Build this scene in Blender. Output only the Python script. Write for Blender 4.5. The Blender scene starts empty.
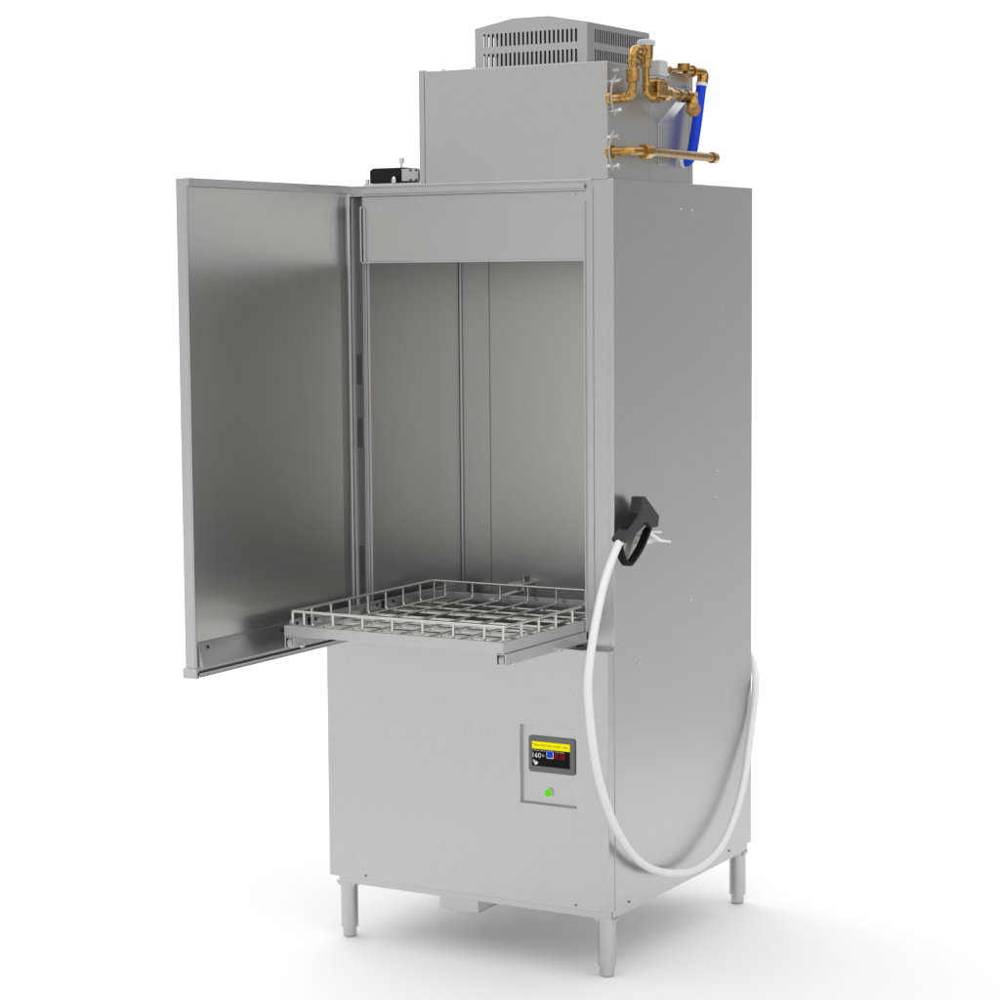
import bpy, bmesh, math, random
from mathutils import Vector, Matrix
random.seed(4)
C = bpy.context.scene
COL = C.collection

# ---------------------------------------------------------------- camera
cam_d = bpy.data.cameras.new('camera')
cam = bpy.data.objects.new('camera', cam_d)
COL.objects.link(cam)
cam_d.sensor_width = 36.0
cam_d.lens = 2379.52 / 1000 * 36.0
cam_d.clip_end = 200
yaw, pitch, roll = math.radians(29.942), math.radians(5.3514), math.radians(-0.4578)
d = Vector((-math.sin(yaw) * math.cos(pitch), math.cos(yaw) * math.cos(pitch), -math.sin(pitch)))
r = Vector((math.cos(yaw), math.sin(yaw), 0))
u = r.cross(d)
r, u = r * math.cos(roll) + u * math.sin(roll), u * math.cos(roll) - r * math.sin(roll)
cam.matrix_world = Matrix(((r.x, u.x, -d.x, 2.2945), (r.y, u.y, -d.y, -4.468), (r.z, u.z, -d.z, 1.5094), (0, 0, 0, 1)))
C.camera = cam

# ---------------------------------------------------------------- studio surroundings: white backdrop behind, dimmer room elsewhere
W = bpy.data.worlds.new('World')
C.world = W
W.use_nodes = True
wn, wl = W.node_tree.nodes, W.node_tree.links
bg = wn['Background']
tc = wn.new('ShaderNodeTexCoord')


def lobe(direction, lo, hi, a, b):
    n = wn.new('ShaderNodeVectorMath'); n.operation = 'DOT_PRODUCT'
    wl.new(tc.outputs['Generated'], n.inputs[0])
    n.inputs[1].default_value = Vector(direction).normalized()
    m = wn.new('ShaderNodeMapRange'); m.interpolation_type = 'SMOOTHSTEP'
    wl.new(n.outputs['Value'], m.inputs['Value'])
    m.inputs['From Min'].default_value = lo; m.inputs['From Max'].default_value = hi
    m.inputs['To Min'].default_value = a; m.inputs['To Max'].default_value = b
    return m.outputs['Result']


def wmath(op, a, b):
    n = wn.new('ShaderNodeMath'); n.operation = op
    for i, v in enumerate((a, b)):
        if isinstance(v, (int, float)): n.inputs[i].default_value = v
        else: wl.new(v, n.inputs[i])
    return n.outputs[0]


BACK = lobe((-0.5, 0.866, 0), 0.45, 0.93, 0.0, 0.85)       # backdrop
FRONT = lobe((-0.5, -0.866, -0.12), 0.10, 0.95, 0.0, 0.38)
CAMSIDE = lobe((0.85, -0.45, 0.28), 0.50, 0.97, 0.0, 0.75)  # added fill at the right, lightens the floor under the machine      # FRONT above: glow added to brighten the front steel
LOW = lobe((0, 0, -1), -0.06, 0.40, 0.0, 0.66)               # added glow from below, lightens the lower steel
LEFT = lobe((-0.93, 0.15, 0.33), 0.55, 0.97, 0.0, 0.85)      # added fill at the left, lightens the floor under the machine
tot = wmath('ADD', LEFT, wmath('ADD', wmath('ADD', wmath('ADD', wmath('ADD', BACK, FRONT), LOW), CAMSIDE), 0.28))
wl.new(tot, bg.inputs['Strength'])
bg.inputs['Color'].default_value = (1, 1, 1, 1)

# ---------------------------------------------------------------- overhead softbox and exposure
ld = bpy.data.lights.new('overhead_softbox', 'AREA')
ld.shape = 'DISK'; ld.size = 16.0; ld.energy = 655.0
lo = bpy.data.objects.new('overhead_softbox', ld)
COL.objects.link(lo); lo.location = (-0.3, 0.3, 6.0)
C.view_settings.view_transform = 'Standard'
C.view_settings.look = 'None'
C.view_settings.exposure = 0.0
C.view_settings.gamma = 1.0
C.view_settings.use_curve_mapping = False


# ---------------------------------------------------------------- materials
def mat(name, col, metal=0.0, rough=0.5, grain=0.0, gscale=420, smudge=0.0, emit=None, estr=1.0, spec=None):
    m = bpy.data.materials.new(name); m.use_nodes = True
    n, l = m.node_tree.nodes, m.node_tree.links
    b = n['Principled BSDF']
    b.inputs['Base Color'].default_value = (*col, 1)
    b.inputs['Metallic'].default_value = metal
    b.inputs['Roughness'].default_value = rough
    if spec is not None: b.inputs['Specular IOR Level'].default_value = spec
    t = n.new('ShaderNodeTexCoord')
    if smudge:
        z = n.new('ShaderNodeTexNoise'); z.inputs['Scale'].default_value = 5.5; z.inputs['Detail'].default_value = 5
        l.new(t.outputs['Object'], z.inputs['Vector'])
        mr = n.new('ShaderNodeMapRange')
        mr.inputs['From Min'].default_value = 0.3; mr.inputs['From Max'].default_value = 0.7
        mr.inputs['To Min'].default_value = rough - smudge; mr.inputs['To Max'].default_value = rough + smudge
        l.new(z.outputs['Fac'], mr.inputs['Value']); l.new(mr.outputs['Result'], b.inputs['Roughness'])
    if grain:
        g = n.new('ShaderNodeTexNoise'); g.inputs['Scale'].default_value = gscale; g.inputs['Detail'].default_value = 3
        l.new(t.outputs['Object'], g.inputs['Vector'])
        if metal == 1.0 and not name.startswith(('brass', 'worn')):
            g2 = n.new('ShaderNodeTexNoise'); g2.inputs['Scale'].default_value = 260; g2.inputs['Detail'].default_value = 2
            l.new(t.outputs['Object'], g2.inputs['Vector'])
            cr = n.new('ShaderNodeValToRGB')
            cr.color_ramp.elements[0].position = 0.25; cr.color_ramp.elements[0].color = (*[c * 0.955 for c in col], 1)
            cr.color_ramp.elements[1].position = 0.75; cr.color_ramp.elements[1].color = (*[c * 1.045 for c in col], 1)
            l.new(g2.outputs['Fac'], cr.inputs['Fac']); l.new(cr.outputs['Color'], b.inputs['Base Color'])
        bp = n.new('ShaderNodeBump'); bp.inputs['Strength'].default_value = grain; bp.inputs['Distance'].default_value = 0.001
        l.new(g.outputs['Fac'], bp.inputs['Height']); l.new(bp.outputs['Normal'], b.inputs['Normal'])
    if emit:
        b.inputs['Emission Color'].default_value = (*emit, 1); b.inputs['Emission Strength'].default_value = estr
    return m


STEEL = mat('stainless_sheet', (0.54, 0.537, 0.53), 1.0, 0.31, grain=0.12, gscale=330)
LINER = mat('stainless_liner', (0.545, 0.535, 0.522), 1.0, 0.33, grain=0.14, gscale=330)
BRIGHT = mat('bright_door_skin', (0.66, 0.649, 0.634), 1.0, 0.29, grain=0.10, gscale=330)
BOUNCE = mat('bounce_steel', (0.88, 0.88, 0.87), 1.0, 0.25)  # extra bright so the hidden bottom plate bounces light
WIRE = mat('stainless_wire', (0.62, 0.61, 0.59), 1.0, 0.25)
MIDST = mat('seam_and_reflection_steel', (0.30, 0.295, 0.285), 1.0, 0.35)  # mid grey for the seam and the painted jamb reflections
DARKST = mat('dark_steel', (0.16, 0.155, 0.15), 1.0, 0.35)
PALE = mat('lit_bar', (0.75, 0.75, 0.74), 0.7, 0.5)  # paler metal, bright reflection on the front bars put into the colour
SATIN = mat('galvanised_plate', (0.60, 0.60, 0.60), 1.0, 0.35, grain=0.06)
BRASS = mat('brass', (0.42, 0.265, 0.095), 1.0, 0.26, grain=0.15, gscale=260, smudge=0.06)
BRASSP = mat('worn_brass_pipe', (0.34, 0.25, 0.14), 1.0, 0.30, grain=0.15, gscale=300, smudge=0.05)
for bm_, c0, c1 in ((BRASS, (0.31, 0.172, 0.045), (0.49, 0.30, 0.10)), (BRASSP, (0.28, 0.18, 0.075), (0.38, 0.26, 0.12))):
    n, l = bm_.node_tree.nodes, bm_.node_tree.links      # tarnish mottling
    t = n.new('ShaderNodeTexCoord'); z = n.new('ShaderNodeTexNoise'); z.inputs['Scale'].default_value = 95; z.inputs['Detail'].default_value = 6
    cr = n.new('ShaderNodeValToRGB')
    cr.color_ramp.elements[0].position = 0.36; cr.color_ramp.elements[0].color = (*c0, 1)
    cr.color_ramp.elements[1].position = 0.64; cr.color_ramp.elements[1].color = (*c1, 1)
    l.new(t.outputs['Object'], z.inputs['Vector']); l.new(z.outputs['Fac'], cr.inputs['Fac'])
    l.new(cr.outputs['Color'], n['Principled BSDF'].inputs['Base Color'])
WHITEP = mat('white_plastic', (0.62, 0.62, 0.62), 0.0, 0.4)
HOSE = mat('white_hose', (0.74, 0.74, 0.73), 0.0, 0.36)
BLUE = mat('blue_hose', (0.004, 0.038, 0.50), 0.0, 0.5, spec=0.2)
BLACK = mat('black_plastic', (0.006, 0.006, 0.006), 0.0, 0.55, spec=0.2)
GUNM = mat('charcoal_plastic', (0.028, 0.029, 0.030), 0.0, 0.5, spec=0.3, grain=0.05, gscale=700)
GUNB = mat('black_rubber', (0.004, 0.004, 0.004), 0.0, 0.6, spec=0.2, grain=0.3, gscale=900)
LEVER = mat('grey_lever', (0.20, 0.20, 0.185), 0.0, 0.45)
HOLE = mat('hole_shadow', (0.01, 0.01, 0.01), 0.0, 0.9)
BEZEL = mat('bezel_grey', (0.135, 0.135, 0.13), 0.0, 0.45)
GREYBOX = mat('grey_coil_housing', (0.42, 0.42, 0.43), 0.0, 0.5)
SCREEN = mat('screen_black', (0.003, 0.003, 0.003), 0.0, 0.4, spec=0.12)
YEL = mat('screen_yellow', (0.03, 0.028, 0.0), 0.0, 0.4, emit=(0.93, 0.84, 0.0), estr=0.95, spec=0.1)
YTXT = mat('screen_text_olive', (0.03, 0.025, 0.0), 0.0, 0.4, emit=(0.22, 0.18, 0.0), estr=0.6, spec=0.1)
SWHITE = mat('screen_white', (0.1, 0.1, 0.1), 0.0, 0.4, emit=(1, 1, 1), estr=0.62, spec=0.1)
SBLUE = mat('screen_blue', (0.0, 0.005, 0.03), 0.0, 0.4, emit=(0.008, 0.055, 0.62), estr=0.85, spec=0.1)
SRED = mat('screen_red', (0.03, 0.0, 0.0), 0.0, 0.4, emit=(0.55, 0.0, 0.0), estr=0.85, spec=0.1)
GREEN = mat('lit_green_button', (0.02, 0.08, 0.0), 0.0, 0.35, emit=(0.09, 0.62, 0.0), estr=0.95, spec=0.3)
STRAP = mat('grey_strap', (0.30, 0.30, 0.30), 0.0, 0.45)
FLOOR = mat('white_floor', (0.86, 0.86, 0.86), 0.0, 0.7, spec=0.1)

# ---------------------------------------------------------------- mesh helpers
ORG = {}


def link(name, bm, m, parent=None, bevel=0.0, smooth=False, seg=2):
    """one mesh object; vertices are given in world coordinates"""
    me = bpy.data.meshes.new(name)
    bmesh.ops.recalc_face_normals(bm, faces=bm.faces)
    if parent is not None:
        bmesh.ops.translate(bm, verts=bm.verts, vec=-ORG[parent.name])
    bm.to_mesh(me); bm.free()
    me.materials.append(m)
    o = bpy.data.objects.new(name, me); COL.objects.link(o)
    if parent is not None:
        o.parent = parent; ORG[o.name] = ORG[parent.name]
    else:
        ORG[o.name] = Vector((0, 0, 0))
    if smooth:
        for p in me.polygons: p.use_smooth = True
        md = o.modifiers.new('edges', 'EDGE_SPLIT'); md.split_angle = math.radians(38)
    if bevel:
        md = o.modifiers.new('bevel', 'BEVEL'); md.width = bevel; md.segments = seg
        md.limit_method = 'ANGLE'; md.angle_limit = math.radians(40)
    return o


def thing(name, label, cat, loc):
    o = bpy.data.objects.new(name, None); COL.objects.link(o)
    o.location = loc; o.empty_display_size = 0.1
    o['label'] = label; o['category'] = cat
    ORG[o.name] = Vector(loc)
    return o


def B(bm, x0, x1, y0, y1, z0, z1):
    v = [bm.verts.new((x, y, z)) for x in (x0, x1) for y in (y0, y1) for z in (z0, z1)]
    for f in ((0, 1, 3, 2), (4, 6, 7, 5), (0, 4, 5, 1), (2, 3, 7, 6), (0, 2, 6, 4), (1, 5, 7, 3)):
        bm.faces.new([v[i] for i in f])
    return bm


def box(*a):
    return B(bmesh.new(), *a)


def boxes(*l):
    bm = bmesh.new()
    for a in l: B(bm, *a)
    return bm


def cyl(bm, p0, p1, r0, seg=24, r1=None):
    p0, p1 = Vector(p0), Vector(p1)
    ax = (p1 - p0).normalized()
    s = ax.orthogonal().normalized(); t = ax.cross(s)
    r1 = r0 if r1 is None else r1
    A, Bv = [], []
    for i in range(seg):
        a = 2 * math.pi * (i + 0.5) / seg
        o = s * math.cos(a) + t * math.sin(a)
        A.append(bm.verts.new(p0 + o * r0)); Bv.append(bm.verts.new(p1 + o * r1))
    for i in range(seg):
        j = (i + 1) % seg
        bm.faces.new((A[i], A[j], Bv[j], Bv[i]))
    bm.faces.new(A); bm.faces.new(Bv)
    return bm


def fillet(pts, rad, n=6):
    pts = [Vector(p) for p in pts]
    out = [pts[0]]
    for a, b, c in zip(pts, pts[1:], pts[2:]):
        e, f = (a - b), (c - b)
        k = min(rad, e.length * 0.48, f.length * 0.48)
        p, q = b + e.normalized() * k, b + f.normalized() * k
        for i in range(n + 1):
            t = i / n
            out.append(p * (1 - t) ** 2 + b * 2 * t * (1 - t) + q * t * t)
    out.append(pts[-1])
    return out


def spline(pts, n=8):
    P = [Vector(p) for p in pts]
    P = [P[0] * 2 - P[1]] + P + [P[-1] * 2 - P[-2]]
    out = []
    for i in range(1, len(P) - 2):
        a, b, c, e = P[i - 1:i + 3]
        for k in range(n):
            t = k / n
            out.append(0.5 * ((2 * b) + (c - a) * t + (2 * a - 5 * b + 4 * c - e) * t * t + (3 * b - a - 3 * c + e) * t ** 3))
    out.append(P[-2])
    return out


def tube(bm, pts, rad, seg=14):
    pts = [Vector(p) for p in pts]
    N = len(pts)
    tan = []
    for i in range(N):
        a = pts[max(i - 1, 0)]; b = pts[min(i + 1, N - 1)]
        tan.append((b - a).normalized())
    s = tan[0].orthogonal().normalized()
    rings = []
    for i in range(N):
        s = (s - tan[i] * s.dot(tan[i])).normalized()
        t = tan[i].cross(s)
        rr = rad(i / (N - 1)) if callable(rad) else rad
        rings.append([bm.verts.new(pts[i] + (s * math.cos(2 * math.pi * k / seg) + t * math.sin(2 * math.pi * k / seg)) * rr) for k in range(seg)])
    for A, Bv in zip(rings, rings[1:]):
        for k in range(seg):
            j = (k + 1) % seg
            bm.faces.new((A[k], A[j], Bv[j], Bv[k]))
    bm.faces.new(rings[0]); bm.faces.new(rings[-1])
    return bm


def prism(bm, poly, axis, a, b):
    """poly in the other two axes (x,y / x,z / y,z order), extruded from a to b on the axis"""
    def P(p, v):
        q = list(p); q.insert(axis, v); return q
    A = [bm.verts.new(P(p, a)) for p in poly]
    Bv = [bm.verts.new(P(p, b)) for p in poly]
    n = len(poly)
    for i in range(n):
        j = (i + 1) % n
        bm.faces.new((A[i], A[j], Bv[j], Bv[i]))
    bm.faces.new(A); bm.faces.new(Bv)
    return bm


def holed(bm, us, vs, hole, axis, w0, w1):
    """plate on a grid of us x vs with hole(i, j) cells left open, thickness w0..w1 along the axis"""
    def P(a, b, w):
        q = [a, b]; q.insert(axis, w); return q
    vf = {}

    def V(i, j, s):
        k = (i, j, s)
        if k not in vf: vf[k] = bm.verts.new(P(us[i], vs[j], (w0, w1)[s]))
        return vf[k]
    nu, nv = len(us) - 1, len(vs) - 1
    solid = lambda i, j: 0 <= i < nu and 0 <= j < nv and not hole(i, j)
    for i in range(nu):
        for j in range(nv):
            if not solid(i, j): continue
            for s in (0, 1):
                bm.faces.new((V(i, j, s), V(i + 1, j, s), V(i + 1, j + 1, s), V(i, j + 1, s)))
            for (di, dj, e0, e1) in ((-1, 0, (i, j), (i, j + 1)), (1, 0, (i + 1, j), (i + 1, j + 1)), (0, -1, (i, j), (i + 1, j)), (0, 1, (i, j + 1), (i + 1, j + 1))):
                if not solid(i + di, j + dj):
                    bm.faces.new((V(*e0, 0), V(*e1, 0), V(*e1, 1), V(*e0, 1)))
    return bm


def rrect(x0, x1, z0, z1, r, n=5):
    out = []
    for cx, cz, a0 in ((x1 - r, z1 - r, 0), (x0 + r, z1 - r, 90), (x0 + r, z0 + r, 180), (x1 - r, z0 + r, 270)):
        for k in range(n + 1):
            a = math.radians(a0 + 90 * k / n)
            out.append((cx + r * math.cos(a), cz + r * math.sin(a)))
    return out


def text_bm(s, x, z, h, y, width=None, depth=0.0003):
    """flat lettering facing -Y with its lower left corner at x, z"""
    cu = bpy.data.curves.new('lettering', 'FONT'); cu.body = s; cu.size = 1.0
    ob = bpy.data.objects.new('lettering', cu); COL.objects.link(ob)
    dg = bpy.context.evaluated_depsgraph_get(); dg.update()
    me = bpy.data.meshes.new_from_object(ob.evaluated_get(dg))
    bpy.data.objects.remove(ob); bpy.data.curves.remove(cu)
    bm = bmesh.new(); bm.from_mesh(me); bpy.data.meshes.remove(me)
    xs = [v.co.x for v in bm.verts]; ys = [v.co.y for v in bm.verts]
    sz = h / (max(ys) - min(ys))
    sx = sz if width is None else width / (max(xs) - min(xs))
    mx, my = min(xs), min(ys)
    for v in bm.verts:
        v.co = Vector((x + (v.co.x - mx) * sx, y, z + (v.co.y - my) * sz))
    return bm


# ---------------------------------------------------------------- the setting
bm = bmesh.new()
cyl(bm, (-0.4, 0.5, -0.05), (-0.4, 0.5, 0.0), 2.3, 96)
fl = link('floor', bm, FLOOR); fl['kind'] = 'structure'

# ================================================================ the machine
M = thing('pot_washer', 'tall stainless steel commercial pot washer with its door open, standing on four short legs', 'dishwasher', (-0.36, 0.36, 0))

# cabinet shell
bm = boxes((-0.0125, 0, 0.0, 0.716, 0.149, 1.713))
rp = link('side_panel', bm, STEEL, M, 0.0012)
lp = link('side_panel', box(-0.72, -0.708, 0.0, 0.716, 0.149, 1.713), STEEL, M, 0.0012)
link('back_panel', box(-0.7075, -0.013, 0.703, 0.715, 0.149, 1.712), STEEL, M, 0.001)
link('top_panel', box(-0.7075, -0.013, 0.016, 0.7025, 1.700, 1.7125), STEEL, M, 0.001)
# tiny screws on the right hand side
for y, z in ((0.328, 1.656), (0.385, 1.655), (0.508, 1.001), (0.518, 1.061), (0.379, 0.778), (0.120, 0.669)):
    link('screw', cyl(bmesh.new(), (0.0002, y, z), (0.0022, y, z), 0.0032, 12, 0.0022), SATIN, rp, smooth=True)

# front frame: stiles, ridge, top rail with drip lip
fr = link('front_frame', boxes((-0.0675, -0.0130, 0.002, 0.016, 0.700, 1.7125), (-0.7075, -0.6455, 0.030, 0.044, 0.700, 1.6895),
                               (-0.7075, -0.068, 0.002, 0.016, 1.690, 1.7125)), STEEL, M, 0.001)
link('stile_ridge', box(-0.0505, -0.0485, -0.0005, 0.0015, 0.735, 1.698), STEEL, fr, 0.0006)
link('stile_lip', box(-0.0695, -0.0665, -0.003, 0.014, 0.733, 1.668), STEEL, fr, 0.0008)
link('drip_lip', boxes((-0.628, -0.0665, -0.0055, 0.0015, 1.7005, 1.7035), (-0.628, -0.0665, -0.0055, -0.0035, 1.695, 1.7003)), STEEL, fr, 0.0006)
link('drip_lip', box(-0.716, -0.05, -0.003, 0.0015, 1.7105, 1.7135), STEEL, fr, 0.0008)
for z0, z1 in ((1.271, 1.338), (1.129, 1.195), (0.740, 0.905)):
    link('jamb_reflection', box(-0.6655, -0.6480, 0.0270, 0.0296, z0, z1), MIDST, fr, 0.0005)  # dark reflections of the door on the jamb, built as darker strips

# header panel above the opening
hp_ = link('header_panel', box(-0.6335, -0.0705, 0.010, 0.0155, 1.546, 1.6895), STEEL, M, 0.0008)
link('bottom_lip', box(-0.6335, -0.0705, 0.004, 0.0155, 1.5425, 1.5455), STEEL, hp_, 0.0008)
link('side_flange', boxes((-0.6335, -0.6295, -0.001, 0.0095, 1.5455, 1.668), (-0.6275, -0.6235, 0.003, 0.0095, 1.5455, 1.664)), STEEL, hp_, 0.0006)
link('screw', cyl(bmesh.new(), (-0.600, 0.007, 1.672), (-0.600, 0.0098, 1.672), 0.003, 10), SATIN, hp_, smooth=True)
link('screw', cyl(bmesh.new(), (-0.098, 0.007, 1.682), (-0.098, 0.0098, 1.682), 0.003, 10), SATIN, hp_, smooth=True)

# wash chamber
ch = link('chamber_liner', boxes((-0.645, -0.639, 0.0445, 0.440, 0.420, 1.64), (-0.645, -0.0705, 0.4405, 0.446, 0.420, 1.64),
                                 (-0.0765, -0.0705, 0.0165, 0.440, 0.420, 1.64), (-0.6385, -0.077, 0.0165, 0.440, 1.634, 1.64),
                                 (-0.6385, -0.077, 0.0165, 0.440, 0.420, 0.4255)), LINER, M)
link('corner_trim', box(-0.6385, -0.6325, 0.434, 0.440, 0.701, 1.633), STEEL, ch, 0.0015)
link('seam', box(-0.5588, -0.5573, 0.4390, 0.4403, 0.650, 1.633), MIDST, ch)
link('added_tank_floor', box(-0.6385, -0.077, 0.0165, 0.4398, 0.640, 0.644), DARKST, ch)  # dark sheet added to darken the reflection low on the back wall
# wash nozzle on the back wall
nz = link('wash_manifold', boxes((-0.482, -0.441, 0.385, 0.440, 0.781, 0.788), (-0.455, -0.440, 0.395, 0.440, 0.735, 0.7805)), LINER, M, 0.002)
link('feed_pipe', tube(bmesh.new(), [(-0.452, 0.42, 0.771), (-0.452, 0.24, 0.764)], 0.006), STEEL, nz, smooth=True)
bm = cyl(bmesh.new(), (-0.463, 0.43, 0.7885), (-0.463, 0.43, 0.801), 0.0055, 12)
link('bolt', bm, WIRE, nz, smooth=True)

# lower front panel, standing proud of the frame, with the control recess
xs = [-0.72, -0.2165, -0.078, -0.0008]; zs = [0.149, 0.371, 0.543, 0.7165]
lf = link('lower_front_panel', holed(bmesh.new(), xs, zs, lambda i, j: i == 1 and j == 1, 1, -0.03, -0.0008), STEEL, M, 0.0016)
link('panel_flange', box(-0.7075, -0.0135, -0.0005, 0.015, 0.690, 0.7165), STEEL, lf, 0.001)
for x in (-0.081, -0.621):
    link('screw', cyl(bmesh.new(), (x, -0.0322, 0.1585), (x, -0.0302, 0.1585), 0.0022, 10), DARKST, lf)
for y in (0.064, 0.587):
    link('screw', cyl(bmesh.new(), (0.0002, y, 0.1545), (0.0022, y, 0.1545), 0.0024, 10), DARKST, rp)

# base frame, legs, under-floor channel
link('base_frame', boxes((-0.705, -0.006, -0.014, -0.004, 0.131, 0.1485), (-0.015, -0.004, -0.0035, 0.702, 0.131, 0.1485), (-0.705, -0.694, -0.0035, 0.702, 0.131, 0.1485),
                         (-0.6935, -0.0155, 0.692, 0.702, 0.131, 0.1485)), STEEL, M, 0.001)
link('bounce_plate', box(-0.693, -0.016, -0.003, 0.691, 0.1440, 0.1484), BOUNCE, M)  # unseen bottom plate, made bright to bounce light onto the floor below
for x, y in ((-0.026, 0.010), (-0.693, 0.010), (-0.026, 0.694), (-0.693, 0.694)):
    bm = cyl(bmesh.new(), (x, y, 0.024), (x, y, 0.1435), 0.0197, 32)
    lg = link('leg', bm, STEEL, M, 0.0012, smooth=True)
    bm = cyl(bmesh.new(), (x, y, 0.004), (x, y, 0.0238), 0.0158, 28)
    cyl(bm, (x, y, 0.0), (x, y, 0.0039), 0.0125, 28, 0.0155)
    link('foot', bm, STEEL, lg, smooth=True)
    bm = prism(bmesh.new(), [(x - 0.03, 0.1308), (x + 0.024, 0.1308), (x + 0.0195, 0.119), (x - 0.0195, 0.119)], 1, y - 0.012, y + 0.012)
    link('gusset', bm, STEEL, lg, 0.001)
tc_ = link('lift_channel', boxes((-0.462, -0.361, 0.03, 0.034, 0.090, 0.1305), (-0.462, -0.361, 0.0345, 0.300, 0.090, 0.0935), (-0.462, -0.361, 0.3005, 0.3045, 0.090, 0.1305)), STEEL, M, 0.0008)

# ---------------------------------------------------------------- control panel
cp = link('control_panel', box(-0.2163, -0.0782, -0.021, -0.012, 0.3712, 0.5428), STEEL, M)
bz = link('bezel', prism(bmesh.new(), rrect(-0.1985, -0.0842, 0.440, 0.5195, 0.006), 1, -0.0245, -0.0212), BEZEL, cp, 0.001)
sy = -0.0248
ds = link('display', prism(bmesh.new(), [(-0.1895, 0.4535), (-0.0965, 0.4535), (-0.0965, 0.5078), (-0.1895, 0.5078)], 1, sy, -0.0246), SCREEN, cp)
link('banner', prism(bmesh.new(), [(-0.1890, 0.4914), (-0.0962, 0.4914), (-0.0962, 0.5075), (-0.1890, 0.5075)], 1, sy - 0.0006, sy - 0.0002), YEL, ds)
link('banner_text', text_bm('Please fully insert product  door', -0.1862, 0.4958, 0.0075, sy - 0.0009, 0.0868), YTXT, ds)
link('screen_text', text_bm('WASH TEMP', -0.1880, 0.4868, 0.0025, sy - 0.0006, 0.0315), SWHITE, ds)
link('screen_text', text_bm('160', -0.1875, 0.4722, 0.0106, sy - 0.0006, 0.0205), SWHITE, ds)
link('screen_text', text_bm('o', -0.1635, 0.4750, 0.0050, sy - 0.0006, 0.0040), SWHITE, ds)
link('screen_text', text_bm('TIME', -0.1325, 0.4868, 0.0024, sy - 0.0006, 0.0085), SWHITE, ds)
link('screen_text', text_bm('MODE', -0.1215, 0.4866, 0.0024, sy - 0.0006, 0.0115), SWHITE, ds)
link('touch_key', prism(bmesh.new(), rrect(-0.1537, -0.1367, 0.4725, 0.4893, 0.0025), 1, sy - 0.0005, sy - 0.0002), SWHITE, ds)
link('touch_key', prism(bmesh.new(), rrect(-0.1525, -0.1379, 0.4740, 0.4887, 0.002), 1, sy - 0.0009, sy - 0.0006), SBLUE, ds)
link('red_digits', text_bm('25', -0.1342, 0.4738, 0.0105, sy - 0.0006, 0.0105), SRED, ds)
link('red_digits', text_bm('36', -0.1208, 0.4730, 0.0115, sy - 0.0006, 0.0120), SRED, ds)
link('pointer_icon', prism(bmesh.new(), [(-0.1872, 0.4640), (-0.1848, 0.4672), (-0.1800, 0.4640), (-0.1742, 0.4615), (-0.1775, 0.4570), (-0.1812, 0.4553), (-0.1845, 0.4600)], 1, sy - 0.0006, sy - 0.0002), SWHITE, ds)
link('pointer_icon', prism(bmesh.new(), [(-0.1853, 0.4637), (-0.1843, 0.4650), (-0.1815, 0.4628), (-0.1828, 0.4612)], 1, sy - 0.0009, sy - 0.0007), SCREEN, ds)
bt = link('ring', cyl(bmesh.new(), (-0.1502, -0.0248, 0.3965), (-0.1502, -0.0212, 0.3965), 0.0108, 32), WIRE, cp, 0.0008, smooth=True)
link('button', cyl(bmesh.new(), (-0.1502, -0.0265, 0.3965), (-0.1502, -0.0250, 0.3965), 0.0085, 32), GREEN, cp, 0.0005, smooth=True)

# ---------------------------------------------------------------- door, swung open square to the front
dr = link('door', boxes((-0.690, -0.6655, -0.591, 0.006, 0.694, 1.714), ), STEEL, M, 0.0016)
link('door_liner', box(-0.6653, -0.6642, -0.5840, -0.034, 0.7665, 1.6960), BRIGHT, dr)
link('door_frame', boxes((-0.6653, -0.6580, -0.591, 0.006, 1.6965, 1.714), (-0.6653, -0.6625, -0.591, -0.5845, 0.694, 1.6963)), STEEL, dr, 0.0008)
bm = prism(bmesh.new(), [(-0.6641, -0.0335), (-0.6641, 0.006), (-0.6590, 0.006), (-0.6580, 0.0045), (-0.6580, -0.002), (-0.6592, -0.0045), (-0.6618, -0.008), (-0.6634, -0.016)], 2, 0.700, 1.6963)
link('hinge_moulding', bm, LINER, dr, smooth=True)
link('drip_plate', prism(bmesh.new(), [(-0.6653, 0.766), (-0.6632, 0.766), (-0.6520, 0.715), (-0.6520, 0.7115), (-0.6560, 0.7115), (-0.6653, 0.7160)], 1, -0.582, -0.012), STEEL, dr, 0.0006)
link('drip_channel', boxes((-0.6653, -0.6560, -0.586, -0.005, 0.694, 0.6970), (-0.6580, -0.6560, -0.586, -0.005, 0.6972, 0.7035)), LINER, dr, 0.0005)
link('corner_cap', box(-0.6945, -0.6600, -0.5945, -0.5840, 0.6915, 0.7135), STEEL, dr, 0.0012)
link('hole', boxes((-0.6610, -0.6595, -0.556, -0.549, 0.7495, 0.7565)), HOLE, dr)
link('hole', boxes((-0.6610, -0.6588, -0.292, -0.285, 0.7490, 0.7560)), HOLE, dr)

# ---------------------------------------------------------------- rack slide, pulled out through the opening
st = link('rack_slide', boxes((-0.606, -0.070, -0.356, -0.3525, 0.7540, 0.7765), (-0.0735, -0.070, -0.352, 0.400, 0.7525, 0.7765), (-0.606, -0.6025, -0.352, 0.400, 0.7525, 0.7765), (-0.606, -0.6025, -0.335, 0.400, 0.7767, 0.7850),
                              (-0.602, -0.074, 0.252, 0.2555, 0.7600, 0.7790)), STEEL, M, 0.0008)
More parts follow.
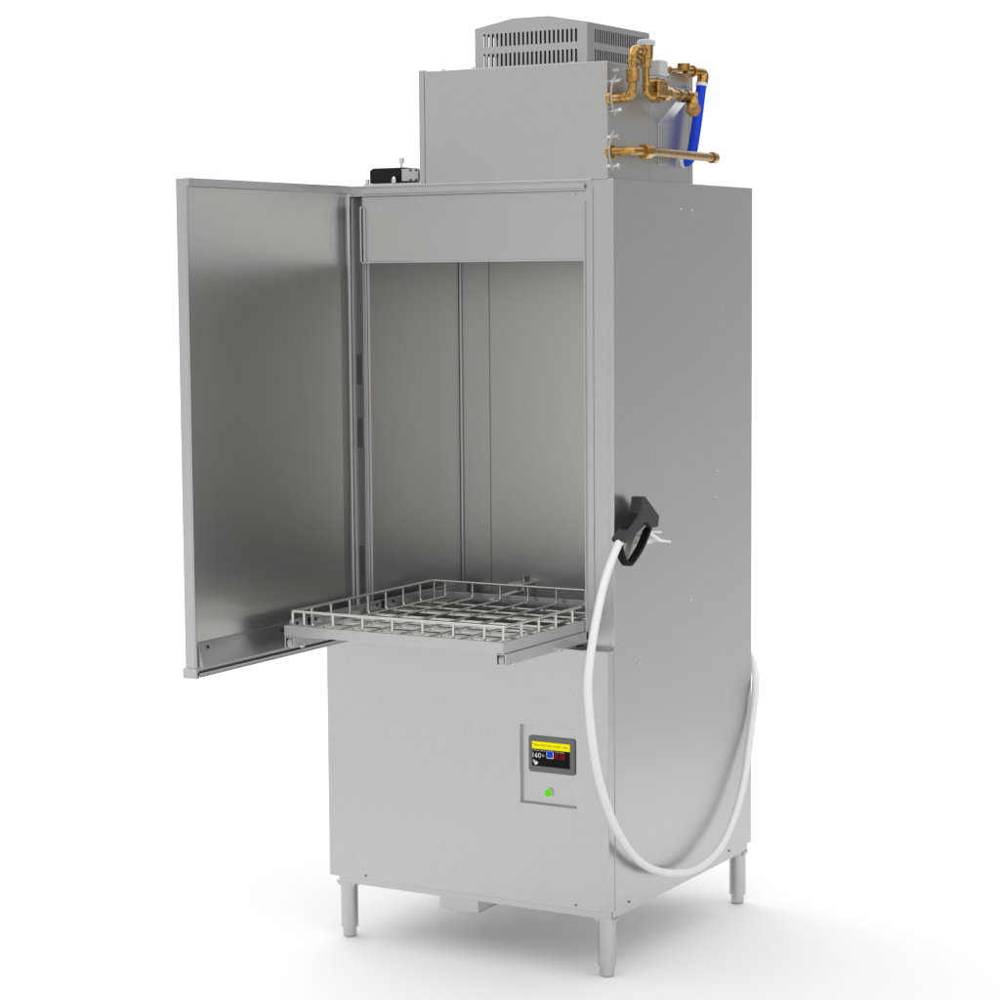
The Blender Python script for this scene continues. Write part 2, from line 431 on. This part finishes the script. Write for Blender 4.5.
# side runners: open channels below the tray sides
for x0, x1 in ((-0.0905, -0.0665), (-0.6095, -0.5855)):
    sr = link('slide_runner', boxes((x1 - 0.003, x1, -0.350, 0.400, 0.7280, 0.7520), (x0, x0 + 0.003, -0.350, 0.400, 0.7280, 0.7520), (x0 + 0.0032, x1 - 0.0032, -0.350, 0.400, 0.7490, 0.7520)), STEEL, st, 0.0008)
    xm = (x0 + x1) / 2
    link('roller', cyl(bmesh.new(), (xm - 0.006, -0.338, 0.7375), (xm + 0.006, -0.338, 0.7375), 0.0105, 20), GREYBOX, st, 0.001, smooth=True)
    for y in (-0.325, -0.130):
        link('bolt', cyl(bmesh.new(), (x1 + 0.0003, y, 0.7300), (x1 + 0.0080, y, 0.7300), 0.0045, 12), WIRE, st, 0.0008, smooth=True)
for y in (-0.305, -0.225, -0.150):
    link('cross_bar', box(-0.602, -0.0740, y, y + 0.022, 0.7555, 0.7585), PALE, st, 0.0005)
for y in (-0.05, 0.08, 0.19):
    link('cross_bar', box(-0.602, -0.0740, y, y + 0.014, 0.7555, 0.7585), LINER, st, 0.0005)
for y in (-0.315, -0.245, -0.190, 0.00, 0.07):
    link('hole', box(-0.6024, -0.6015, y, y + 0.006, 0.772, 0.779), HOLE, st)
link('slot', box(-0.6024, -0.6013, -0.272, -0.263, 0.766, 0.7835), HOLE, st)
link('slot', box(-0.6024, -0.6013, 0.022, 0.031, 0.766, 0.7835), HOLE, st)
# sill bracket at the right of the opening
sb = link('sill_bracket', boxes((-0.125, -0.0665, -0.026, 0.0015, 0.7168, 0.7205), (-0.0715, -0.0668, -0.010, 0.0012, 0.7207, 0.734)), DARKST, M, 0.0008)
link('guide_roller', cyl(bmesh.new(), (-0.108, -0.014, 0.7262), (-0.078, -0.014, 0.7262), 0.0052, 16), WIRE, sb, smooth=True)

# ---------------------------------------------------------------- housing on top
hd = link('top_housing', boxes((-0.4605, -0.013, 0.000, 0.004, 1.7127, 1.9565), (-0.476, -0.462, 0.0005, 0.412, 1.7127, 1.9595), (-0.0165, -0.0135, 0.0042, 0.200, 1.7127, 1.9560),
                               (-0.0165, -0.0135, 0.2025, 0.400, 1.7127, 1.9560), (-0.4605, -0.0170, 0.3965, 0.400, 1.7127, 1.9560),
                               (-0.4605, -0.0170, 0.0042, 0.396, 1.9450, 1.9490)), STEEL, M, 0.0008)
link('back_flange', box(-0.030, -0.0125, 0.4005, 0.4165, 1.7127, 1.9600), STEEL, hd, 0.001)
link('seam', box(-0.0170, -0.0150, 0.2002, 0.2023, 1.7127, 1.9500), DARKST, hd)
for x in (-0.42, -0.345, -0.10):
    link('screw', cyl(bmesh.new(), (x, 0.012, 1.9492), (x, 0.012, 1.9605), 0.004, 12), WIRE, hd, smooth=True)
for y, z in ((0.045, 1.938), (0.285, 1.944), (0.275, 1.934)):
    link('screw', cyl(bmesh.new(), (-0.0133, y, z), (-0.007, y, z), 0.006, 12), WIRE, hd, 0.001, smooth=True)

# slotted vent cover
X0, X1, Y0, Y1 = -0.385, -0.107, 0.090, 0.388
Z0, Z1 = 1.9495, 2.0495


def slots(a0, a1, n, w):
    xs, p = [], (a1 - a0 - w) / (n - 1)
    for k in range(n): xs += [a0 + k * p, a0 + k * p + w]
    return xs


zrow = [Z0, 1.967, 1.995, 2.010, 2.038, Z1]
bm = bmesh.new()
xs = [X0] + slots(-0.3635, -0.1315, 22, 0.0050) + [X1]
hole = lambda i, j: i % 2 == 1 and j in (1, 3)
for y in (Y0, Y1 - 0.0012):
    holed(bm, xs, zrow, hole, 1, y, y + 0.0012)
    prism(bm, [(X0, Z1 + 0.00005), (X1, Z1 + 0.00005), (-0.200, 2.0665), (-0.291, 2.0665)], 1, y, y + 0.0012)
ys = [Y0 + 0.0013] + slots(0.125, 0.358, 22, 0.0055) + [Y1 - 0.0013]
for x in (X0, X1 - 0.0012):
    holed(bm, ys, zrow, hole, 0, x, x + 0.0012)
prism(bm, [(X0, Z1 + 0.0002), (X0, Z1 + 0.0012), (-0.291, 2.0680), (-0.200, 2.0680), (X1, Z1 + 0.0012), (X1, Z1 + 0.0002), (-0.200, 2.0668), (-0.291, 2.0668)], 1, Y0, Y1)
vc = link('vent_cover', bm, STEEL, M)
link('slot_blocker', box(-0.338, -0.118, 0.118, 0.372, 1.9495, 2.0420), GUNM, vc, 0.002)  # dark block added inside to stop light showing through the slots

# ---------------------------------------------------------------- door switch on the cabinet top
sw = link('door_switch', prism(bmesh.new(), [(-0.641, 1.7195), (-0.541, 1.7195), (-0.541, 1.7522), (-0.548, 1.7530), (-0.632, 1.7530), (-0.641, 1.7480)], 1, 0.035, 0.085), BLACK, M, 0.0012)
link('mount_plate', box(-0.652, -0.500, 0.028, 0.095, 1.7140, 1.7185), SATIN, sw, 0.0006)
link('latch_block', box(-0.5535, -0.5115, 0.0300, 0.0345, 1.7225, 1.7495), GREYBOX, sw, 0.0008)
link('actuator', box(-0.5405, -0.505, 0.040, 0.080, 1.7220, 1.7490), SATIN, sw, 0.001)
link('hole', boxes((-0.5325, -0.5275, 0.0292, 0.0298, 1.7440, 1.7480), (-0.5180, -0.5130, 0.0292, 0.0298, 1.7440, 1.7480), (-0.5325, -0.5275, 0.0292, 0.0298, 1.7225, 1.7265), (-0.5180, -0.5130, 0.0292, 0.0298, 1.7225, 1.7265)), HOLE, sw)
bm = cyl(bmesh.new(), (-0.563, 0.045, 1.7532), (-0.563, 0.045, 1.762), 0.0028, 12)
cyl(bm, (-0.563, 0.045, 1.7622), (-0.563, 0.045, 1.7745), 0.0055, 14, 0.0068)
link('key_screw', bm, WIRE, sw, smooth=True)
bm = cyl(bmesh.new(), (-0.573, 0.030, 1.7187), (-0.573, 0.030, 1.728), 0.0062, 14)
cyl(bm, (-0.573, 0.030, 1.7282), (-0.573, 0.030, 1.733), 0.0055, 14, 0.003)
link('nut', bm, WIRE, sw, smooth=True)
bm = cyl(bmesh.new(), (-0.647, 0.034, 1.7187), (-0.647, 0.034, 1.729), 0.0045, 12)
link('nut', bm, WIRE, sw, smooth=True)

sw.location.x += 0.0125

# ---------------------------------------------------------------- brass plumbing on the right of the housing
def pipe(name, pts, rad, m=BRASS, fil=0.02, parent=M):
    return link(name, tube(bmesh.new(), fillet(pts, fil), rad, 20), m, parent, smooth=True)


def hexnut(name, p0, p1, rad, m=BRASS, parent=M, seg=6):
    return link(name, cyl(bmesh.new(), p0, p1, rad, seg), m, parent, 0.0012)


# lower line: stub out of the wall, elbow, union, long pipe running back
lw = pipe('supply_pipe', [(-0.013, 0.007, 1.769), (0.040, 0.003, 1.769), (0.040, 0.062, 1.7705)], 0.0092, fil=0.024)
hexnut('pipe_flange', (-0.0132, 0.007, 1.769), (-0.004, 0.006, 1.769), 0.0150, parent=lw, seg=20)
hexnut('collar', (0.020, 0.0045, 1.769), (0.026, 0.004, 1.769), 0.0108, parent=lw, seg=20)
un = hexnut('union_nut', (0.040, 0.060, 1.7705), (0.040, 0.088, 1.7712), 0.0165, seg=8)
hexnut('collar', (0.040, 0.0885, 1.7712), (0.040, 0.103, 1.7714), 0.0125, parent=un, seg=20)
lp2 = link('long_pipe', cyl(bmesh.new(), (0.040, 0.1032, 1.7714), (0.040, 0.400, 1.7705), 0.0096, 24), BRASSP, M, smooth=True)
bm = cyl(bmesh.new(), (0.040, 0.4002, 1.7705), (0.040, 0.418, 1.7704), 0.0125, 24)
link('end_cap', bm, BRASS, lp2, 0.002, smooth=True)

# upper line: stub, elbow up, union, loop over into the vacuum breaker, down into the valve
up = pipe('riser_pipe', [(-0.013, 0.006, 1.879), (0.040, 0.008, 1.879), (0.040, 0.014, 1.912)], 0.0095, fil=0.024)
hexnut('pipe_flange', (-0.0132, 0.006, 1.879), (-0.004, 0.006, 1.879), 0.0150, parent=up, seg=20)
hexnut('collar', (0.022, 0.0075, 1.879), (0.029, 0.0077, 1.879), 0.0112, parent=up, seg=20)
hexnut('union_nut', (0.040, 0.014, 1.911), (0.040, 0.0145, 1.9385), 0.0142, seg=8)
lpn = pipe('loop_pipe', [(0.040, 0.0145, 1.9387), (0.040, 0.016, 1.980), (0.040, 0.064, 1.978)], 0.0100, fil=0.022)
hexnut('collar', (0.040, 0.0148, 1.9500), (0.040, 0.0150, 1.9580), 0.0118, parent=lpn, seg=20)
hexnut('collar', (0.040, 0.046, 1.9788), (0.040, 0.056, 1.9784), 0.0118, parent=lpn, seg=20)
vb = link('vacuum_breaker', cyl(cyl(bmesh.new(), (0.040, 0.075, 1.964), (0.040, 0.075, 1.9905), 0.0148, 28, 0.0158), (0.040, 0.075, 1.950), (0.040, 0.075, 1.9638), 0.0098, 28, 0.0145), BRASS, M, smooth=True)
link('neck_ring', cyl(bmesh.new(), (0.040, 0.075, 1.9435), (0.040, 0.075, 1.9498), 0.0112, 8), BRASS, vb, 0.0008)
bm = cyl(bmesh.new(), (0.040, 0.075, 1.9907), (0.040, 0.075, 2.0000), 0.0196, 36)
cyl(bm, (0.040, 0.075, 2.0002), (0.040, 0.075, 2.0030), 0.0190, 36, 0.015)
link('cap', bm, GREYBOX, vb, smooth=True)
dp = pipe('drop_pipe', [(0.040, 0.075, 1.9433), (0.040, 0.076, 1.889), (0.040, 0.105, 1.889)], lambda t: 0.0076 + 0.0026 * max(0, (t - 0.45) * 1.8), fil=0.018)
hexnut('collar', (0.040, 0.0756, 1.905), (0.040, 0.0757, 1.912), 0.0098, parent=dp, seg=20)
sv = link('solenoid_valve', boxes((0.022, 0.058, 0.104, 0.150, 1.884, 1.924)), BRASS, M, 0.006, smooth=False)
link('lower_boss', prism(bmesh.new(), [(0.112, 1.884), (0.145, 1.884), (0.140, 1.876), (0.118, 1.876)], 0, 0.026, 0.054), BRASS, sv, 0.002)
link('coil_housing', box(0.024, 0.056, 0.112, 0.150, 1.9300, 1.9640), GREYBOX, sv, 0.0035)
link('coil_seat', box(0.026, 0.054, 0.110, 0.146, 1.9242, 1.9298), SATIN, sv, 0.001)
hexnut('union_nut', (0.040, 0.152, 1.897), (0.040, 0.172, 1.897), 0.0175, seg=8)
hexnut('union_nut', (0.040, 0.174, 1.8972), (0.040, 0.196, 1.8976), 0.0145, seg=6)
bp_ = pipe('outlet_pipe', [(0.040, 0.196, 1.8976), (0.040, 0.290, 1.8995), (0.052, 0.300, 1.8990)], 0.0085, BRASSP, fil=0.012)
hexnut('collar', (0.040, 0.232, 1.8985), (0.040, 0.246, 1.8988), 0.0115, BRASSP, parent=bp_, seg=20)
bm = tube(bmesh.new(), fillet([(0.040, 0.270, 1.8993), (0.040, 0.297, 1.8995), (0.050, 0.283, 1.874)], 0.012), lambda t: 0.0112 + 0.002 * t, 20)
el = link('angle_fitting', bm, BRASS, M, smooth=True)
hexnut('hex_plug', (0.0500, 0.2835, 1.8745), (0.0545, 0.276, 1.8640), 0.0170, parent=el)

# upper right: cock on the housing top edge, elbow, clamp, blue hose
vp = pipe('cross_pipe', [(-0.005, 0.247, 1.9560), (-0.002, 0.345, 1.9605)], 0.0052, fil=0.01)
hexnut('ridge_ring', (-0.0045, 0.262, 1.9566), (-0.0044, 0.266, 1.9568), 0.0075, parent=vp, seg=16)
hexnut('ridge_ring', (-0.0040, 0.277, 1.9572), (-0.0039, 0.281, 1.9574), 0.0075, parent=vp, seg=16)
rv = link('relief_valve', cyl(bmesh.new(), (0.002, 0.338, 1.9585), (0.002, 0.338, 1.9745), 0.0142, 24), BRASS, M, 0.003, smooth=True)
eb = pipe('hose_elbow', [(0.001, 0.346, 1.9600), (0.010, 0.425, 1.9610), (0.010, 0.416, 1.9350)], lambda t: 0.0085 + 0.0045 * min(1, t * 1.4), fil=0.018)
hexnut('ridge_ring', (0.0035, 0.375, 1.9604), (0.0040, 0.380, 1.9605), 0.0135, parent=eb, seg=20)
bh = link('blue_hose', tube(bmesh.new(), spline([(0.010, 0.415, 1.9360), (0.010, 0.410, 1.921), (0.010, 0.388, 1.846), (0.008, 0.368, 1.782), (0.002, 0.362, 1.764), (-0.008, 0.360, 1.760)], 8), 0.0115, 18), BLUE, M, smooth=True)
link('hose_clamp', cyl(bmesh.new(), (0.010, 0.4125, 1.9290), (0.010, 0.4140, 1.9365), 0.0130, 24), WHITEP, bh, 0.001, smooth=True)
link('hose_clamp', cyl(bmesh.new(), (-0.0132, 0.360, 1.760), (-0.004, 0.360, 1.7605), 0.0125, 24), WHITEP, bh, 0.001, smooth=True)

# bent support bracket for the outlet pipe: flat on the wall, then bent outwards and up
bm = prism(bmesh.new(), [(-0.0132, 1.750), (-0.0132, 1.838), (0.030, 1.886), (0.030, 1.915), (0.0325, 1.915), (0.0325, 1.885), (-0.0107, 1.837), (-0.0107, 1.750)], 1, 0.238, 0.284)
br = link('pipe_bracket', bm, STEEL, M, 0.0006)

# U straps over the two stubs
for z, tilt in ((1.769, 0.0), (1.884, 0.010)):
    P = [(0.008, -0.012 + tilt, z + 0.041), (0.008, -0.028 + tilt, z + 0.022), (0.008, -0.033 + tilt, z), (0.008, -0.028 + tilt, z - 0.022), (0.008, -0.014 + tilt, z - 0.041)]
    ps = link('pipe_strap', tube(bmesh.new(), spline(P, 8), 0.0023, 10), STRAP, M, smooth=True)
    for dz in (0.030, -0.030):
        bm = cyl(bmesh.new(), (-0.0132, 0.002 + tilt, z + dz), (0.010, 0.002 + tilt, z + dz), 0.0040, 14)
        cyl(bm, (0.0102, 0.002 + tilt, z + dz), (0.0160, 0.002 + tilt, z + dz), 0.0068, 6)
        cyl(bm, (0.007, 0.002 + tilt, z + dz), (0.007, -0.022 + tilt, z + dz * 1.06), 0.0032, 10)
        link('bolt', bm, WIRE, ps, 0.0006, smooth=True)

# bracket that the spray gun hangs on (screwed to the side panel)
bm = bmesh.new()
prism(bm, [(0.098, 0.9640), (0.168, 0.9560), (0.168, 0.9520), (0.122, 0.9580), (0.167, 0.9385), (0.214, 0.9310), (0.214, 0.9265), (0.163, 0.9335), (0.098, 0.9590)], 0, 0.0006, 0.030)
hk = link('gun_hook', bm, HOSE, M, 0.0006)
link('hook_tab', prism(bmesh.new(), [(0.10, 0.944), (0.135, 0.936), (0.100, 0.933)], 0, 0.0006, 0.028), WHITEP, hk, 0.0005)

# ================================================================ wire rack on the slide
R = thing('wire_rack', 'square stainless wire dish rack resting on the pulled out slide', 'dish rack', (-0.336, -0.053, 0.765))
rx0, rx1, ry0, ry1, rz, gz = -0.5935, -0.0760, -0.3435, 0.234, 0.8055, 0.7690
rw = 0.0030
loop = fillet([(rx0 + .1, ry0, rz), (rx0, ry0, rz), (rx0, ry1, rz), (rx1, ry1, rz), (rx1, ry0, rz), (rx0 + .1001, ry0, rz)], 0.006, 4)
link('rim', tube(bmesh.new(), loop, 0.0032, 12), WIRE, R, smooth=True)
for k in range(7):
    x = -0.563 + 0.0738 * k
    pts = [(x, ry0, rz), (x, ry0, gz), (x, ry1, gz), (x, ry1, rz)]
    link('long_wire', tube(bmesh.new(), fillet(pts, 0.009, 5), rw, 10), WIRE, R, smooth=True)
for k in range(8):
    y = -0.270 + 0.0737 * k if k < 7 else -0.325
    pts = [(rx0, y, rz), (rx0, y, gz - 0.0062), (rx1, y, gz - 0.0062), (rx1, y, rz)]
    if k == 7: pts = [(rx0 + .002, y, gz - .0062), (rx1 - .002, y, gz - .0062)]
    link('cross_wire', tube(bmesh.new(), fillet(pts, 0.010, 5) if k < 7 else pts, rw, 10), WIRE, R, smooth=True)
for x, y in ((rx0 + .001, ry0 + .001), (rx1 - .001, ry0 + .001), (rx0 + .001, ry1 - .001), (rx1 - .001, ry1 - .001)):
    link('corner_post', cyl(bmesh.new(), (x, y, gz - 0.008), (x, y, rz), rw, 10), WIRE, R, smooth=True)

# ================================================================ spray gun with its hose
G = thing('spray_gun', 'black pistol grip spray gun with long white hose, hung on the side panel', 'spray gun', (0.026, 0.05, 0.97))
prof = [(0.055, 1.0415), (0.071, 1.0405), (0.138, 0.993), (0.130, 0.969), (0.095, 0.970), (0.088, 0.979), (0.076, 0.9845), (0.062, 0.983), (0.046, 0.977), (0.034, 0.971), (0.010, 0.961),
        (-0.022, 0.949), (-0.040, 0.955), (-0.038, 0.962), (-0.011, 0.976), (0.046, 1.009), (0.052, 1.030)]
link('body', prism(bmesh.new(), prof, 0, 0.0125, 0.040), GUNM, G, 0.003, seg=3)
link('grip_inset', prism(bmesh.new(), [(0.036, 1.0085), (-0.006, 0.9845), (-0.009, 0.9785), (0.040, 1.0065)], 0, 0.017, 0.0355), GUNB, G, 0.001)
gpts = spline([(0.108, 0.0262, 0.972), (0.094, 0.0262, 0.956), (0.066, 0.0262, 0.930), (0.030, 0.0262, 0.908), (0.004, 0.0262, 0.9015), (-0.022, 0.0262, 0.924), (-0.034, 0.0262, 0.952)], 6)
# the guard is a flat band bent round the trigger
bm = bmesh.new()
pp = [Vector((p.x, p.z)) for p in gpts]
outer, inner = [], []
for i, p in enumerate(pp):
    t = (pp[min(i + 1, len(pp) - 1)] - pp[max(i - 1, 0)]).normalized(); n = Vector((t.y, -t.x))
    outer.append(p - n * 0.0036); inner.append(p + n * 0.0036)
prism(bm, [tuple(q) for q in outer] + [tuple(q) for q in reversed(inner)], 0, 0.0185, 0.0360)
link('trigger_guard', bm, GUNB, G, 0.001)
bm = bmesh.new()
prism(bm, [(0.080, 0.980), (0.062, 0.974), (0.040, 0.966), (0.018, 0.942), (0.000, 0.917), (0.006, 0.915), (0.024, 0.939), (0.046, 0.961), (0.070, 0.969), (0.083, 0.975)], 0, 0.019, 0.034)
link('trigger', bm, LEVER, G, 0.0015)
link('nozzle', cyl(bmesh.new(), (0.026, 0.130, 0.981), (0.026, 0.142, 0.977), 0.0085, 20), BRASS, G, 0.001, smooth=True)
hpts = [(0.0262, -0.015, 0.955), (0.030, -0.046, 0.944), (0.040, -0.121, 0.883), (0.045, -0.171, 0.806), (0.045, -0.199, 0.727), (0.045, -0.208, 0.666), (0.040, -0.186, 0.579), (0.035, -0.155, 0.500), (0.030, -0.106, 0.416),
        (0.025, -0.037, 0.332), (0.022, 0.049, 0.259), (0.025, 0.141, 0.210), (0.033, 0.251, 0.180), (0.036, 0.349, 0.172), (0.038, 0.454, 0.194), (0.032, 0.550, 0.251), (0.026, 0.615, 0.322), (0.018, 0.662, 0.397),
        (0.013, 0.696, 0.463), (0.012, 0.712, 0.521), (0.0, 0.735, 0.562), (-0.020, 0.745, 0.600), (-0.060, 0.735, 0.640), (-0.09, 0.717, 0.650)]
link('hose', tube(bmesh.new(), spline(hpts, 8), 0.0088, 20), HOSE, G, smooth=True)
